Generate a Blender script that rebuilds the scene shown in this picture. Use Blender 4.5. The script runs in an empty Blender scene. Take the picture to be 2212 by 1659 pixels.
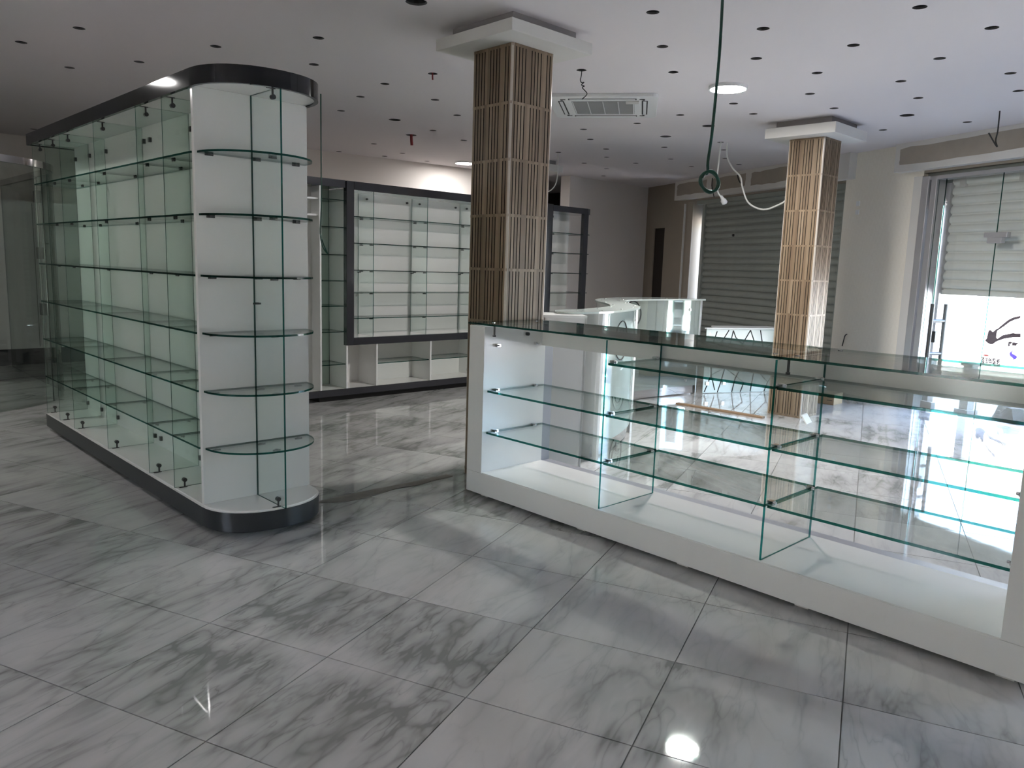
import bpy, math, random
from mathutils import Vector, Matrix
from mathutils.geometry import delaunay_2d_cdt

random.seed(7)
S = bpy.context.scene
COL = S.collection
PI = math.pi
CEIL = 2.86                      # ceiling height

# ------------------------------------------------------------------ camera, world, sun, exposure
def setup():
    yaw, pit, rol, fpx = 0.803537907, -0.150348485, 0.0318535698, 1673.91069
    f = Vector((math.cos(pit)*math.cos(yaw), math.cos(pit)*math.sin(yaw), math.sin(pit)))
    r = f.cross(Vector((0, 0, 1))).normalized(); u = r.cross(f)
    r2 = r*math.cos(rol) + u*math.sin(rol); u2 = -r*math.sin(rol) + u*math.cos(rol)
    cam = bpy.data.cameras.new('camera'); co = bpy.data.objects.new('camera', cam); COL.objects.link(co)
    m = Matrix.Identity(4)
    for i in range(3):
        m[i][0] = r2[i]; m[i][1] = u2[i]; m[i][2] = -f[i]
    m[0][3], m[1][3], m[2][3] = 0.0, 0.0, 1.4
    co.matrix_world = m
    cam.sensor_width = 36.0; cam.lens = fpx/2212*36.0; cam.clip_start = 0.02; cam.clip_end = 500
    S.camera = co
    w = bpy.data.worlds.new('sky'); S.world = w; w.use_nodes = True
    nt = w.node_tree; bg = nt.nodes['Background']
    sk = nt.nodes.new('ShaderNodeTexSky'); sk.sky_type = 'NISHITA'; sk.sun_disc = False
    sk.sun_elevation = math.radians(52); sk.sun_rotation = math.radians(300); sk.air_density = 1.0; sk.dust_density = 2.5
    nt.links.new(sk.outputs[0], bg.inputs[0]); bg.inputs[1].default_value = SKY
    sl = bpy.data.lights.new('sun', 'SUN'); sl.energy = SUN; sl.angle = 0.01; sl.color = (1, .96, .9)
    so = bpy.data.objects.new('sun', sl); COL.objects.link(so)
    so.rotation_euler = Vector((0.5, -0.32, -0.95)).to_track_quat('-Z', 'Y').to_euler()
    S.view_settings.view_transform = 'Standard'; S.view_settings.look = 'None'
    S.view_settings.gamma = 1.0; S.view_settings.use_curve_mapping = False
    S.view_settings.exposure = EXPOSURE
    c = S.cycles
    c.use_denoising = True; c.max_bounces = 12; c.diffuse_bounces = 5; c.glossy_bounces = 6
    c.transparent_max_bounces = 64; c.transmission_bounces = 8
    c.caustics_reflective = False; c.caustics_refractive = False; c.sample_clamp_indirect = 8.0
SKY, SUN, EXPOSURE, LED = 1.72, 27.0, 1.42, 225.0
setup()
# portals at the two daylight openings (they add no light of their own)
def portal(loc, normal, sx, sy):
    l = bpy.data.lights.new('daylight_portal', 'AREA'); l.shape = 'RECTANGLE'; l.size = sx; l.size_y = sy
    l.cycles.is_portal = True
    o = bpy.data.objects.new('daylight_portal', l); COL.objects.link(o)
    o.location = loc; o.rotation_euler = Vector(normal).to_track_quat('-Z', 'Z').to_euler()

# ------------------------------------------------------------------ shutter wall frame (runs at an angle to the display units)
W0 = Vector((11.454, 8.543)); WD = Vector((-0.402, -0.9157)).normalized(); WN = Vector((WD.y, -WD.x))   # WN points into the room
WS = 1.028
def wp(s, o, z): p = W0 + WD*s*WS + WN*o; return (p.x, p.y, z)

# ------------------------------------------------------------------ mesh building
class MB:
    def __init__(s): s.v = []; s.f = []; s.m = []
    def face(s, pts, mi=0):
        b = len(s.v); s.v += [tuple(p) for p in pts]; s.f.append(tuple(range(b, b+len(pts)))); s.m.append(mi); return s
    def hexa(s, p, mi=(0,)*6):
        b = len(s.v); s.v += [tuple(q) for q in p]
        for k, q in enumerate(((3,2,1,0),(4,5,6,7),(0,1,5,4),(1,2,6,5),(2,3,7,6),(3,0,4,7))):
            s.f.append(tuple(b+i for i in q)); s.m.append(mi[k])
        return s
    def box(s, x0, y0, z0, x1, y1, z1, mi=0):
        m = (mi,)*6 if isinstance(mi, int) else mi           # order: bottom, top, -y, +x, +y, -x
        return s.hexa([(x0,y0,z0),(x1,y0,z0),(x1,y1,z0),(x0,y1,z0),(x0,y0,z1),(x1,y0,z1),(x1,y1,z1),(x0,y1,z1)], m)
    def pane(s, x0, y0, z0, x1, y1, z1):                      # glass sheet: big faces 0, edges 1
        d = [x1-x0, y1-y0, z1-z0]; t = d.index(min(d))
        return s.box(x0, y0, z0, x1, y1, z1, ((1,1,1,0,1,0), (1,1,0,1,0,1), (0,0,1,1,1,1))[t])
    def wbox(s, s0, s1, o0, o1, z0, z1, mi=0):
        m = (mi,)*6 if isinstance(mi, int) else mi
        return s.hexa([wp(s0,o1,z0), wp(s1,o1,z0), wp(s1,o0,z0), wp(s0,o0,z0), wp(s0,o1,z1), wp(s1,o1,z1), wp(s1,o0,z1), wp(s0,o0,z1)], m)
    def prism(s, poly, z0, z1, side=0, top=0, bottom=None):
        n = len(poly); b = len(s.v)
        s.v += [(p[0], p[1], z0) for p in poly] + [(p[0], p[1], z1) for p in poly]
        s.f.append(tuple(range(b+n-1, b-1, -1))); s.m.append(top if bottom is None else bottom)
        s.f.append(tuple(range(b+n, b+2*n))); s.m.append(top)
        for i in range(n):
            j = (i+1) % n; s.f.append((b+i, b+j, b+n+j, b+n+i)); s.m.append(side)
        return s
    def ring(s, out, inn, z0, z1, side=0, flat=0):
        n = len(out); b = len(s.v)
        for P, z in ((out,z0),(out,z1),(inn,z0),(inn,z1)): s.v += [(p[0], p[1], z) for p in P]
        for i in range(n):
            j = (i+1) % n
            s.f += [(b+i,b+j,b+n+j,b+n+i), (b+2*n+j,b+2*n+i,b+3*n+i,b+3*n+j), (b+n+i,b+n+j,b+3*n+j,b+3*n+i), (b+j,b+i,b+2*n+i,b+2*n+j)]
            s.m += [side, side, flat, flat]
        return s
    def ribbon(s, path, t, z0, z1, side=0, top=0):            # a strip of thickness t standing on a plan curve
        return s.prism(list(path) + offset(path, t)[::-1], z0, z1, side, top)
    def tube(s, path, r, n=8, mi=0, caps=True):
        path = [Vector(p) for p in path]; b = len(s.v); k = len(path); ref = None
        for i, p in enumerate(path):
            t = (path[min(i+1,k-1)] - path[max(i-1,0)]).normalized()
            if ref is None: ref = t.orthogonal().normalized()
            ref = (ref - t*ref.dot(t)).normalized(); bi = t.cross(ref)
            rr = r[i] if isinstance(r, (list, tuple)) else r
            for a in range(n):
                q = p + (ref*math.cos(2*PI*a/n) + bi*math.sin(2*PI*a/n))*rr; s.v.append(tuple(q))
        for i in range(k-1):
            for a in range(n):
                c = (a+1) % n; s.f.append((b+i*n+a, b+i*n+c, b+(i+1)*n+c, b+(i+1)*n+a)); s.m.append(mi)
        if caps:
            s.f.append(tuple(range(b+n-1, b-1, -1))); s.f.append(tuple(range(b+(k-1)*n, b+k*n))); s.m += [mi, mi]
        return s
    def cyl(s, p0, p1, r, n=12, mi=0): return s.tube([p0, p1], r, n, mi)
    def mesh(s, name, mats):
        me = bpy.data.meshes.new(name); me.from_pydata(s.v, [], s.f)
        for m in (mats if isinstance(mats, (list, tuple)) else [mats]): me.materials.append(m)
        me.polygons.foreach_set('material_index', s.m); me.update(); return me
    def build(s, name, mats, parent=None, smooth=False, bevel=0, kind=None):
        me = s.mesh(name, mats); o = bpy.data.objects.new(name, me); COL.objects.link(o)
        if parent is not None:
            me.transform(Matrix.Translation(-origin(parent))); o.parent = parent
        if smooth: sm(me)
        if bevel:
            b = o.modifiers.new('bevel', 'BEVEL'); b.width = bevel; b.segments = 2; b.limit_method = 'ANGLE'
        if kind: o['kind'] = kind
        return o
def sm(me, ang=50):
    me.polygons.foreach_set('use_smooth', [True]*len(me.polygons))
    try: me.set_sharp_from_angle(angle=math.radians(ang))
    except Exception: pass
def origin(o):
    v = Vector((0,0,0))
    while o is not None: v = v + o.location; o = o.parent
    return v
def inst(name, me, loc, parent=None, rz=0.0, rot=None):
    o = bpy.data.objects.new(name, me); COL.objects.link(o)
    if parent is not None: o.parent = parent; o.location = Vector(loc) - origin(parent)
    else: o.location = loc
    o.rotation_euler = rot if rot else (0, 0, rz)
    return o
def tag(o, label, cat, group=None):
    o['label'] = label; o['category'] = cat
    if group: o['group'] = group
    return o
def thing(name, label, cat, loc=(0,0,0), group=None):
    o = bpy.data.objects.new(name, None); COL.objects.link(o); o.location = loc; o.empty_display_size = .1
    return tag(o, label, cat, group)
def struct(o): o['kind'] = 'structure'; return o
def offset(path, t):                                          # plan curve moved to its left by t
    out = []
    for i, p in enumerate(path):
        a = path[max(i-1,0)]; b = path[min(i+1,len(path)-1)]
        d = Vector((b[0]-a[0], b[1]-a[1])).normalized(); out.append((p[0]-d.y*t, p[1]+d.x*t))
    return out
def spline(pts, k=6):
    P = [Vector(p) for p in pts]; out = []
    for i in range(len(P)-1):
        p0 = P[max(i-1,0)]; p1 = P[i]; p2 = P[i+1]; p3 = P[min(i+2,len(P)-1)]
        for j in range(k):
            t = j/k
            out.append(0.5*((2*p1)+(p2-p0)*t+(2*p0-5*p1+4*p2-p3)*t*t+(3*p1-p0-3*p2+p3)*t**3))
    out.append(P[-1]); return out

# ------------------------------------------------------------------ materials
def mat(name, base, rough=.5, metal=0.0, spec=.5, coat=0.0, emit=None, es=0):
    m = bpy.data.materials.new(name); m.use_nodes = True; b = m.node_tree.nodes['Principled BSDF']
    b.inputs['Base Color'].default_value = (*base, 1); b.inputs['Roughness'].default_value = rough
    b.inputs['Metallic'].default_value = metal; b.inputs['Specular IOR Level'].default_value = spec
    b.inputs['Coat Weight'].default_value = coat; b.inputs['Coat Roughness'].default_value = .05
    if emit: b.inputs['Emission Color'].default_value = (*emit, 1); b.inputs['Emission Strength'].default_value = es
    return m
def NT(m): nt = m.node_tree; return nt, nt.nodes, nt.links, nt.nodes['Principled BSDF']
def math_(nt, op, a, b=None, c=None):
    n = nt.nodes.new('ShaderNodeMath'); n.operation = op
    for i, v in enumerate((a, b, c)):
        if v is None: continue
        if isinstance(v, (int, float)): n.inputs[i].default_value = v
        else: nt.links.new(v, n.inputs[i])
    return n.outputs[0]
def noise(nt, vec, scale, detail=3, rough=.5, dist=0):
    n = nt.nodes.new('ShaderNodeTexNoise'); n.inputs['Scale'].default_value = scale; n.inputs['Detail'].default_value = detail
    n.inputs['Roughness'].default_value = rough; n.inputs['Distortion'].default_value = dist
    if vec is not None: nt.links.new(vec, n.inputs['Vector'])
    return n.outputs['Fac']
def ramp(nt, fac, stops, interp='LINEAR'):
    n = nt.nodes.new('ShaderNodeValToRGB'); n.color_ramp.interpolation = interp; e = n.color_ramp.elements
    while len(e) < len(stops): e.new(.5)
    for i, (p, c) in enumerate(stops): e[i].position = p; e[i].color = (*c, 1)
    nt.links.new(fac, n.inputs[0]); return n.outputs[0]
def mix(nt, f, a, b):
    n = nt.nodes.new('ShaderNodeMix'); n.data_type = 'RGBA'
    for i, v in ((0, f), (6, a), (7, b)):
        if isinstance(v, (int, float)): n.inputs[i].default_value = v
        elif isinstance(v, tuple): n.inputs[i].default_value = (*v, 1)
        else: nt.links.new(v, n.inputs[i])
    return n.outputs[2]
def bump(nt, h, b, strength=.2, dist=.01):
    n = nt.nodes.new('ShaderNodeBump'); n.inputs['Strength'].default_value = strength; n.inputs['Distance'].default_value = dist
    nt.links.new(h, n.inputs['Height']); nt.links.new(n.outputs[0], b.inputs['Normal'])
def objco(nt): return nt.nodes.new('ShaderNodeTexCoord').outputs['Object']
def glass_mat(name, tint, refl=1.0, rough=0.0):
    """thin sheet: tinted see-through with a Schlick mirror film"""
    m = bpy.data.materials.new(name); m.use_nodes = True; nt = m.node_tree; nt.nodes.clear(); L = nt.links
    g = nt.nodes.new('ShaderNodeNewGeometry'); d = nt.nodes.new('ShaderNodeVectorMath'); d.operation = 'DOT_PRODUCT'
    L.new(g.outputs['Normal'], d.inputs[0]); L.new(g.outputs['Incoming'], d.inputs[1])
    c = math_(nt, 'ABSOLUTE', d.outputs['Value'])
    f = math_(nt, 'POWER', math_(nt, 'SUBTRACT', 1.0, c), 5.0)
    f = math_(nt, 'MULTIPLY', math_(nt, 'MULTIPLY_ADD', f, .96, .04), refl)
    t = nt.nodes.new('ShaderNodeBsdfTransparent'); t.inputs[0].default_value = (*tint, 1)
    s = nt.nodes.new('ShaderNodeBsdfGlossy'); s.inputs['Roughness'].default_value = rough
    x = nt.nodes.new('ShaderNodeMixShader'); L.new(f, x.inputs[0]); L.new(t.outputs[0], x.inputs[1]); L.new(s.outputs[0], x.inputs[2])
    o = nt.nodes.new('ShaderNodeOutputMaterial'); L.new(x.outputs[0], o.inputs[0]); return m
def edge_mat(name, col, tint):
    m = mat(name, col, .12); nt, N, L, b = NT(m)
    t = N.new('ShaderNodeBsdfTransparent'); t.inputs[0].default_value = (*tint, 1)
    x = N.new('ShaderNodeMixShader'); x.inputs[0].default_value = .55
    L.new(t.outputs[0], x.inputs[2]); L.new(b.outputs[0], x.inputs[1]); L.new(x.outputs[0], N['Material Output'].inputs[0]); return m

M = {}
M['white'] = mat('white_melamine', (.78,.77,.745), .16)
M['white_edge'] = mat('white_edge_band', (.84,.84,.82), .3)
M['grey_track'] = mat('grey_track', (.33,.33,.36), .35)
M['char'] = mat('charcoal_gloss', (.010,.010,.012), .06, spec=.35)
M['char_base'] = mat('charcoal_laminate', (.028,.03,.033), .32)
M['slate'] = mat('slate_gloss', (.035,.035,.042), .09, coat=.5)
M['plinth'] = mat('dark_plinth', (.01,.01,.011), .5)
M['glass'] = glass_mat('clear_glass', (.955,.985,.972))
M['glass_green'] = glass_mat('green_tinted_glass', (.932,.978,.956))
M['glass_clear'] = glass_mat('shop_glass', (.975,.985,.98))
M['glass_dim'] = glass_mat('smoky_glass', (.90,.94,.92), 1.5)
M['edge'] = edge_mat('green_glass_edge', (.004,.022,.016), (.03,.30,.25))
M['edge_light'] = edge_mat('teal_glass_edge', (.004,.035,.028), (.05,.50,.47))
M['steel'] = mat('dark_steel', (.10,.10,.10), .35, .8)
M['chrome'] = mat('chrome', (.75,.75,.75), .12, 1.0)
M['alu'] = mat('aluminium', (.55,.54,.55), .38, .7)
M['black'] = mat('outlet_shade_black', (.01,.01,.01), .5)  # black stands in for the shade inside the air outlets and slots
M['led'] = mat('lamp_diffuser', (.9,.9,.9), .4, emit=(1,.975,.955), es=LED)
M['led_weak'] = mat('weak_lamp_diffuser', (.9,.9,.9), .4, emit=(1,.975,.955), es=LED*.21)
M['plastic'] = mat('white_plastic', (.8,.8,.79), .35)
M['hose'] = mat('green_hose', (.004,.055,.035), .35)
M['cable_white'] = mat('white_cable', (.75,.74,.70), .45)
M['cable_dark'] = mat('dark_wire', (.02,.02,.02), .5)
M['red'] = mat('red_plastic', (.28,.03,.03), .5)
M['inkgrey'] = mat('grey_ink', (.006,.005,.006), .6, spec=0)
M['pale'] = mat('pale_plastic', (.66,.64,.60), .4)
M['frost'] = mat('mirror_glass', (.52,.60,.575), .03, .85)
M['frost_light'] = mat('pale_back_painted_glass', (.52,.62,.60), .04, .25)
M['frost_pale'] = mat('etched_glass_front', (.60,.68,.65), .12, 0, .5)
M['frost_top'] = mat('frosted_glass_top', (.50,.56,.53), .12, 0, .5)
M['mirror'] = mat('steel_skirting', (.55,.53,.53), .08, .9)
M['conc'] = mat('shade_dark_concrete', (.045,.042,.04), .85)  # concrete darkened to stand in for the unlit alcove and doorway
M['ground'] = mat('pavement', (.62,.60,.57), .8)
M['stone'] = mat('rubble_stone', (.33,.31,.29), .9)
M['card'] = mat('cardboard', (.42,.30,.18), .8)
M['wood'] = mat('bare_wood', (.30,.20,.12), .7)
M['tape'] = mat('dark_tape', (.06,.05,.04), .6)
M['cavity'] = mat('ceiling_void', (.03,.03,.03), .9)  # near-black stands in for the unlit hole depths and intake
M['neck_dark'] = mat('hole_rim_shade', (.12,.115,.11), .9)  # rim colour darkened to put shade inside the ceiling holes
M['grout'] = mat('grey_grout', (.20,.20,.19), .8)

def plaster(name, c1, c2, scale=1.3, bumps=.05):
    m = mat(name, c1, .75, spec=.25); nt, N, L, b = NT(m); co = objco(nt)
    L.new(mix(nt, noise(nt, co, scale, 4, .6), c1, c2), b.inputs['Base Color'])
    bump(nt, noise(nt, co, 90, 2), b, bumps, .004); return m
M['ceiling'] = plaster('ceiling_paint', (.755,.705,.71), (.715,.67,.675), .5, .02)
M['wall'] = plaster('wall_paint', (.80,.75,.71), (.75,.70,.665), .8)
M['gyp'] = plaster('white_plaster', (.72,.70,.67), (.66,.64,.60), 3)
M['raw'] = plaster('raw_plaster', (.44,.39,.33), (.33,.29,.24), 4, .1)
M['neck'] = plaster('shade_grey_board', (.36,.335,.33), (.31,.29,.285), 3)  # grey carries the shade above the column caps in its colour
M['rawwall'] = plaster('unpainted_wall', (.36,.31,.255), (.30,.26,.21), 1.6, .1)
def m_paper():
    m = mat('striped_wallpaper', (.6,.55,.46), .7, spec=.25); nt, N, L, b = NT(m); co = objco(nt)
    sx = N.new('ShaderNodeSeparateXYZ'); L.new(co, sx.inputs[0])
    a = math_(nt, 'MULTIPLY', math_(nt, 'ADD', math_(nt, 'MULTIPLY', sx.outputs[0], -.402), math_(nt, 'MULTIPLY', sx.outputs[1], -.9157)), 55)
    st = math_(nt, 'PINGPONG', a, .5)
    f = math_(nt, 'MULTIPLY_ADD', st, .9, math_(nt, 'MULTIPLY', noise(nt, co, 60, 2), .5))
    L.new(ramp(nt, f, [(.15,(.80,.745,.645)), (.85,(.90,.855,.76))]), b.inputs['Base Color']); return m
M['paper'] = m_paper()
def m_tile():                                                 # polished marble-look floor tile, veins book-matched over blocks of four
    m = mat('polished_marble_tile', (.6,.6,.6), .03, spec=.9); nt, N, L, b = NT(m)
    g = N.new('ShaderNodeNewGeometry').outputs['Position']; sx = N.new('ShaderNodeSeparateXYZ'); L.new(g, sx.inputs[0])
    ca, sa = math.cos(math.radians(21.57)), math.sin(math.radians(21.57))
    u = math_(nt, 'SUBTRACT', math_(nt, 'ADD', math_(nt,'MULTIPLY',sx.outputs[0],ca), math_(nt,'MULTIPLY',sx.outputs[1],sa)), 1.535-56*.56)
    v = math_(nt, 'SUBTRACT', math_(nt, 'ADD', math_(nt,'MULTIPLY',sx.outputs[0],-sa), math_(nt,'MULTIPLY',sx.outputs[1],ca)), -.0395-56*.5615)
    pu = math_(nt, 'PINGPONG', u, .56); pv = math_(nt, 'PINGPONG', v, .5615)
    iu = math_(nt, 'FLOOR', math_(nt, 'DIVIDE', math_(nt,'ADD',u,.0), 1.12)); iv = math_(nt, 'FLOOR', math_(nt, 'DIVIDE', v, 1.123))
    seed = math_(nt, 'ADD', math_(nt,'MULTIPLY',iu,3.71), math_(nt,'MULTIPLY',iv,8.13))
    cv = N.new('ShaderNodeCombineXYZ'); L.new(pu, cv.inputs[0]); L.new(pv, cv.inputs[1]); L.new(seed, cv.inputs[2]); c = cv.outputs[0]
    def co(rot, sx_, sy_):
        mp = N.new('ShaderNodeMapping'); mp.inputs['Rotation'].default_value = (0,0,rot); mp.inputs['Scale'].default_value = (sx_,sy_,1); L.new(c, mp.inputs[0]); return mp.outputs[0]
    n1 = noise(nt, co(.95,1,3.0), 1.25, 4, .5, .35); n2 = noise(nt, co(.25,1,3.6), 1.15, 4, .5, .5); n4 = noise(nt, co(-.35,1,4.5), 1.9, 3, .5, .5); n3 = noise(nt, c, 1.5, 2, .5, .3)
    def vein(n, mid, w0, w1):
        v = math_(nt, 'ABSOLUTE', math_(nt, 'SUBTRACT', n, mid)); return ramp(nt, v, [(0,(1,1,1)),(w0,(.45,.45,.45)),(w1,(0,0,0))])
    e1 = vein(n1, .5, .03, .12); e2 = vein(n2, .47, .02, .09); e4 = vein(n4, .52, .008, .035)
    cl = ramp(nt, n3, [(.42,(0,0,0)),(.66,(1,1,1))])
    k = math_(nt, 'ADD', math_(nt,'MULTIPLY', e1, math_(nt,'MULTIPLY_ADD',cl,.5,.22)), math_(nt,'ADD', math_(nt,'MULTIPLY', e2, math_(nt,'MULTIPLY_ADD',cl,.42,.16)), math_(nt,'ADD', math_(nt,'MULTIPLY', e4, math_(nt,'MULTIPLY_ADD',cl,.3,.1)), math_(nt,'MULTIPLY', cl, .16))))
    L.new(ramp(nt, k, [(0,(.58,.57,.555)),(.35,(.47,.465,.452)),(.85,(.31,.31,.296)),(1,(.25,.25,.24))]), b.inputs['Base Color'])
    bump(nt, noise(nt, g, 5, 2), b, .02, .02); return m
M['tile'] = m_tile()
def m_slat():
    m = mat('slatted_wood_tile', (.3,.2,.12), .42); nt, N, L, b = NT(m); co = objco(nt)
    sx = N.new('ShaderNodeSeparateXYZ'); L.new(co, sx.inputs[0])
    i = math_(nt, 'FLOOR', math_(nt, 'DIVIDE', math_(nt,'ADD',sx.outputs[0],.001), .0268))
    oi = N.new('ShaderNodeObjectInfo'); w = N.new('ShaderNodeTexWhiteNoise'); w.noise_dimensions = '2D'
    cv = N.new('ShaderNodeCombineXYZ'); L.new(i, cv.inputs[0]); L.new(math_(nt,'FLOOR',math_(nt,'MULTIPLY',oi.outputs['Random'],40)), cv.inputs[1]); L.new(cv.outputs[0], w.inputs['Vector'])
    mp = N.new('ShaderNodeMapping'); mp.inputs['Scale'].default_value = (60,60,4); L.new(co, mp.inputs[0])
    base = ramp(nt, w.outputs['Value'], [(0,(.165,.112,.068)),(.35,(.205,.143,.088)),(.7,(.25,.182,.115)),(1,(.32,.24,.16))])
    L.new(mix(nt, math_(nt,'MULTIPLY',noise(nt, mp.outputs[0], 1, 3), .3), base, (.13,.085,.05)), b.inputs['Base Color']); return m
M['slat'] = m_slat()
M['groove'] = mat('tile_groove', (.018,.013,.010), .7)
M['trim'] = mat('beige_corner_trim', (.58,.52,.45), .18)
def m_shutter(name, c1, c2):
    m = mat(name, c1, .55, .0, .3); nt, N, L, b = NT(m); co = objco(nt)
    L.new(mix(nt, noise(nt, co, 7, 4, .6), c1, c2), b.inputs['Base Color']); return m
M['shut_dark'] = m_shutter('dark_shutter_metal', (.36,.385,.345), (.29,.31,.28))
M['shut_light'] = m_shutter('pale_shutter_metal', (.80,.80,.755), (.73,.73,.69))

# ------------------------------------------------------------------ room shell
XL, YF, YB = -3.6, -3.3, 12.0
def room_poly():
    t = (W0.y - YF)/.9157
    return [(XL,YF), (W0.x-.402*t*1.0+.16,YF), (W0.x+.16,W0.y), (W0.x+.16,YB), (XL,YB)]
HOLES_S = [(1.63,5.90),(1.45,6.62),(2.42,5.61),(2.79,4.85),(1.90,7.18),(2.21,6.52),(3.13,5.51),(2.50,11.07),(3.84,5.61),(3.88,5.02),(3.99,6.21),(4.49,5.77),(4.23,6.93),(5.08,6.17),(5.48,7.07),(5.64,8.47),(5.74,9.46),(6.12,7.30),(6.34,8.84),(6.37,9.30),(7.03,9.20),(3.79,2.87),(4.39,3.23),(4.99,3.56),(4.46,2.55),(5.03,2.91),(5.65,2.77),(5.13,2.29),(4.65,1.73),(5.28,1.55),(5.78,1.99),(6.26,2.41),(6.48,1.75),(7.10,1.85),(6.91,2.51),(6.25,3.11),(6.90,3.20),(6.21,3.78),(6.71,3.87),(8.20,2.52),(8.17,3.27),(6.36,4.43),(7.87,5.68),(7.92,4.95),(8.43,5.22),(4.52,4.05),(6.46,5.01),(6.40,5.67),(6.93,6.03),(7.59,6.34),(8.14,6.78),(8.73,6.19),(8.81,6.82),(8.42,7.42),(7.46,7.02),(9.05,5.57),(9.66,5.73),(9.50,6.38),(9.71,8.14),(9.06,7.54)]
HOLES_B = [(2.79,3.77),(4.84,6.89),(5.52,7.53),(7.57,2.83),(6.99,4.52),(7.26,5.23)]
def build_ceiling():
    P = room_poly(); verts = [Vector(p) for p in P]; edges = [(i,(i+1)%len(P)) for i in range(len(P))]
    holes = [(h, .038) for h in HOLES_S] + [(h, .062) for h in HOLES_B]
    for (x,y), r in holes:
        b = len(verts); k = 16
        verts += [Vector((x+r*math.cos(2*PI*i/k), y+r*math.sin(2*PI*i/k))) for i in range(k)]
        edges += [(b+i, b+(i+1)%k) for i in range(k)]
    gx = [(XL+.5+i*1.4, YF+.5+j*1.4) for i in range(11) for j in range(11)]
    r = delaunay_2d_cdt(verts, edges, [], 1, 1e-6)
    v, f = r[0], r[2]; mb = MB(); mb.v = [(p.x, p.y, CEIL) for p in v]
    for t in f:
        c = sum((v[i] for i in t), Vector((0,0)))/len(t)
        if any((c-Vector(h)).length < rr*.98 for h, rr in holes): continue
        mb.f.append(tuple(t)[::-1]); mb.m.append(0)
    ce = struct(mb.build('ceiling', M['ceiling']))
    def cup(r):
        m = MB(); k = 16; a = [(r*math.cos(2*PI*i/k), r*math.sin(2*PI*i/k)) for i in range(k)]
        for i in range(k):
            j = (i+1)%k
            m.face([(*a[j],0),(*a[i],0),(*a[i],.012),(*a[j],.012)], 0); m.face([(*a[j],.012),(*a[i],.012),(*a[i],.13),(*a[j],.13)], 1)
        m.face([(*p,.13) for p in a[::-1]], 1); return m.mesh('spotlight_hole', [M['neck_dark'], M['cavity']])
    c1, c2 = cup(.038), cup(.062)
    for (x,y), rr in holes: inst('spotlight_hole', c1 if rr < .05 else c2, (x,y,CEIL), ce)
build_ceiling()

# floor slab with tiles: tiles lie on a lattice turned 21.57 degrees
TA = math.radians(21.57); TU = Vector((math.cos(TA), math.sin(TA))); TV = Vector((-TU.y, TU.x)); U0, PU, V0, PV = 1.535, .56, -.0395, .5615
def clip_poly(poly, region):
    out = poly
    for i in range(len(region)):
        a = Vector(region[i]); b = Vector(region[(i+1)%len(region)]); e = b-a; nrm = Vector((-e.y, e.x)); src = out; out = []
        for k in range(len(src)):
            p = src[k]; q = src[(k+1)%len(src)]; dp = (p-a).dot(nrm); dq = (q-a).dot(nrm)
            if dp >= 0: out.append(p)
            if (dp >= 0) != (dq >= 0): out.append(p + (q-p)*(dp/(dp-dq)))
        if not out: return []
    return out
def build_floor():
    P = room_poly(); fl = struct(MB().prism(P, -.05, -.0035).build('floor', M['grout']))
    g = .0022; rest = MB(); near = []
    for i in range(-14, 32):
        for j in range(-26, 26):
            c = TU*(U0+PU*(i+.5)) + TV*(V0+PV*(j+.5))
            q = [TU*(U0+PU*(i+a)+sa*g) + TV*(V0+PV*(j+b)+sb*g) for a,b,sa,sb in ((0,0,1,1),(1,0,-1,1),(1,1,-1,-1),(0,1,1,-1))]
            w = clip_poly(q, P)
            if len(w) >= 3:
                seen = c.x > .1 and c.y > .1 and (c.x+c.y) > 1.6
                near.append((c.length if seen else 99+c.length, c, w, len(w)==4 and all((a-b).length < 1e-5 for a,b in zip(w,q))))
    near.sort(key=lambda t: t[0]); full = None
    for n, (d, c, w, whole) in enumerate(near):
        if n < 290:
            if whole:
                if full is None: full = MB().prism([p-c for p in w], -.0035, 0).mesh('tile', M['tile'])
                inst('tile', full, (c.x, c.y, 0), fl)
            else: MB().prism([tuple(p) for p in w], -.0035, 0).build('tile', M['tile'], fl)
        else: rest.prism([tuple(p) for p in w], -.0035, 0)
    rest.build('tile_field', M['tile'], fl, kind='stuff')
build_floor()
# ragged mortar joint where the two laying areas meet
mj = MB(); top = [(2.20,3.93),(2.42,3.94),(2.62,3.945),(2.90,3.93),(3.22,3.94)]; bot = [(2.20,3.925),(2.36,3.83),(2.50,3.82),(2.62,3.845),(2.75,3.87),(2.92,3.85),(3.05,3.875),(3.22,3.88)]
mj.prism(bot + top[::-1], 0.0005, .004); struct(mj.build('trim_1', plaster('grey_mortar', (.36,.335,.30), (.24,.225,.20), 14, .3)))

LY0, LY1, LZ = 2.6, 3.15, 2.2  # unseen side opening added to light the left of the room
wl = MB(); wl.box(XL-.2, YF, 0, XL, LY0, CEIL).box(XL-.2, LY1, 0, XL, YB, CEIL).box(XL-.2, LY0, LZ, XL, LY1, CEIL); struct(wl.build('wall_left', M['wall']))
lw = MB()
for i in range(3): y = LY0+(LY1-LY0)*i/2; lw.box(XL-.12, y-.03, 0, XL-.06, y+.03, LZ)
lwo = struct(lw.build('added_window_2', M['alu']))
for i in range(2):
    a = LY0+(LY1-LY0)*i/2+.03; b = LY0+(LY1-LY0)*(i+1)/2-.03
    MB().pane(XL-.095, a, .02, XL-.085, b, LZ-.02).build('pane', [M['glass_clear'], M['edge']], lwo)
struct(MB().box(XL, YF-.2, 0, 6.3, YF, CEIL).build('wall_front', M['wall']))
wb = MB()                                                     # back wall: deep bay at the left, main stretch, dark gap, right stretch
wb.box(XL, 11.82, 0, 4.85, 12.0, CEIL).box(4.73, 9.64, 0, 4.93, 11.9, CEIL)
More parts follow.
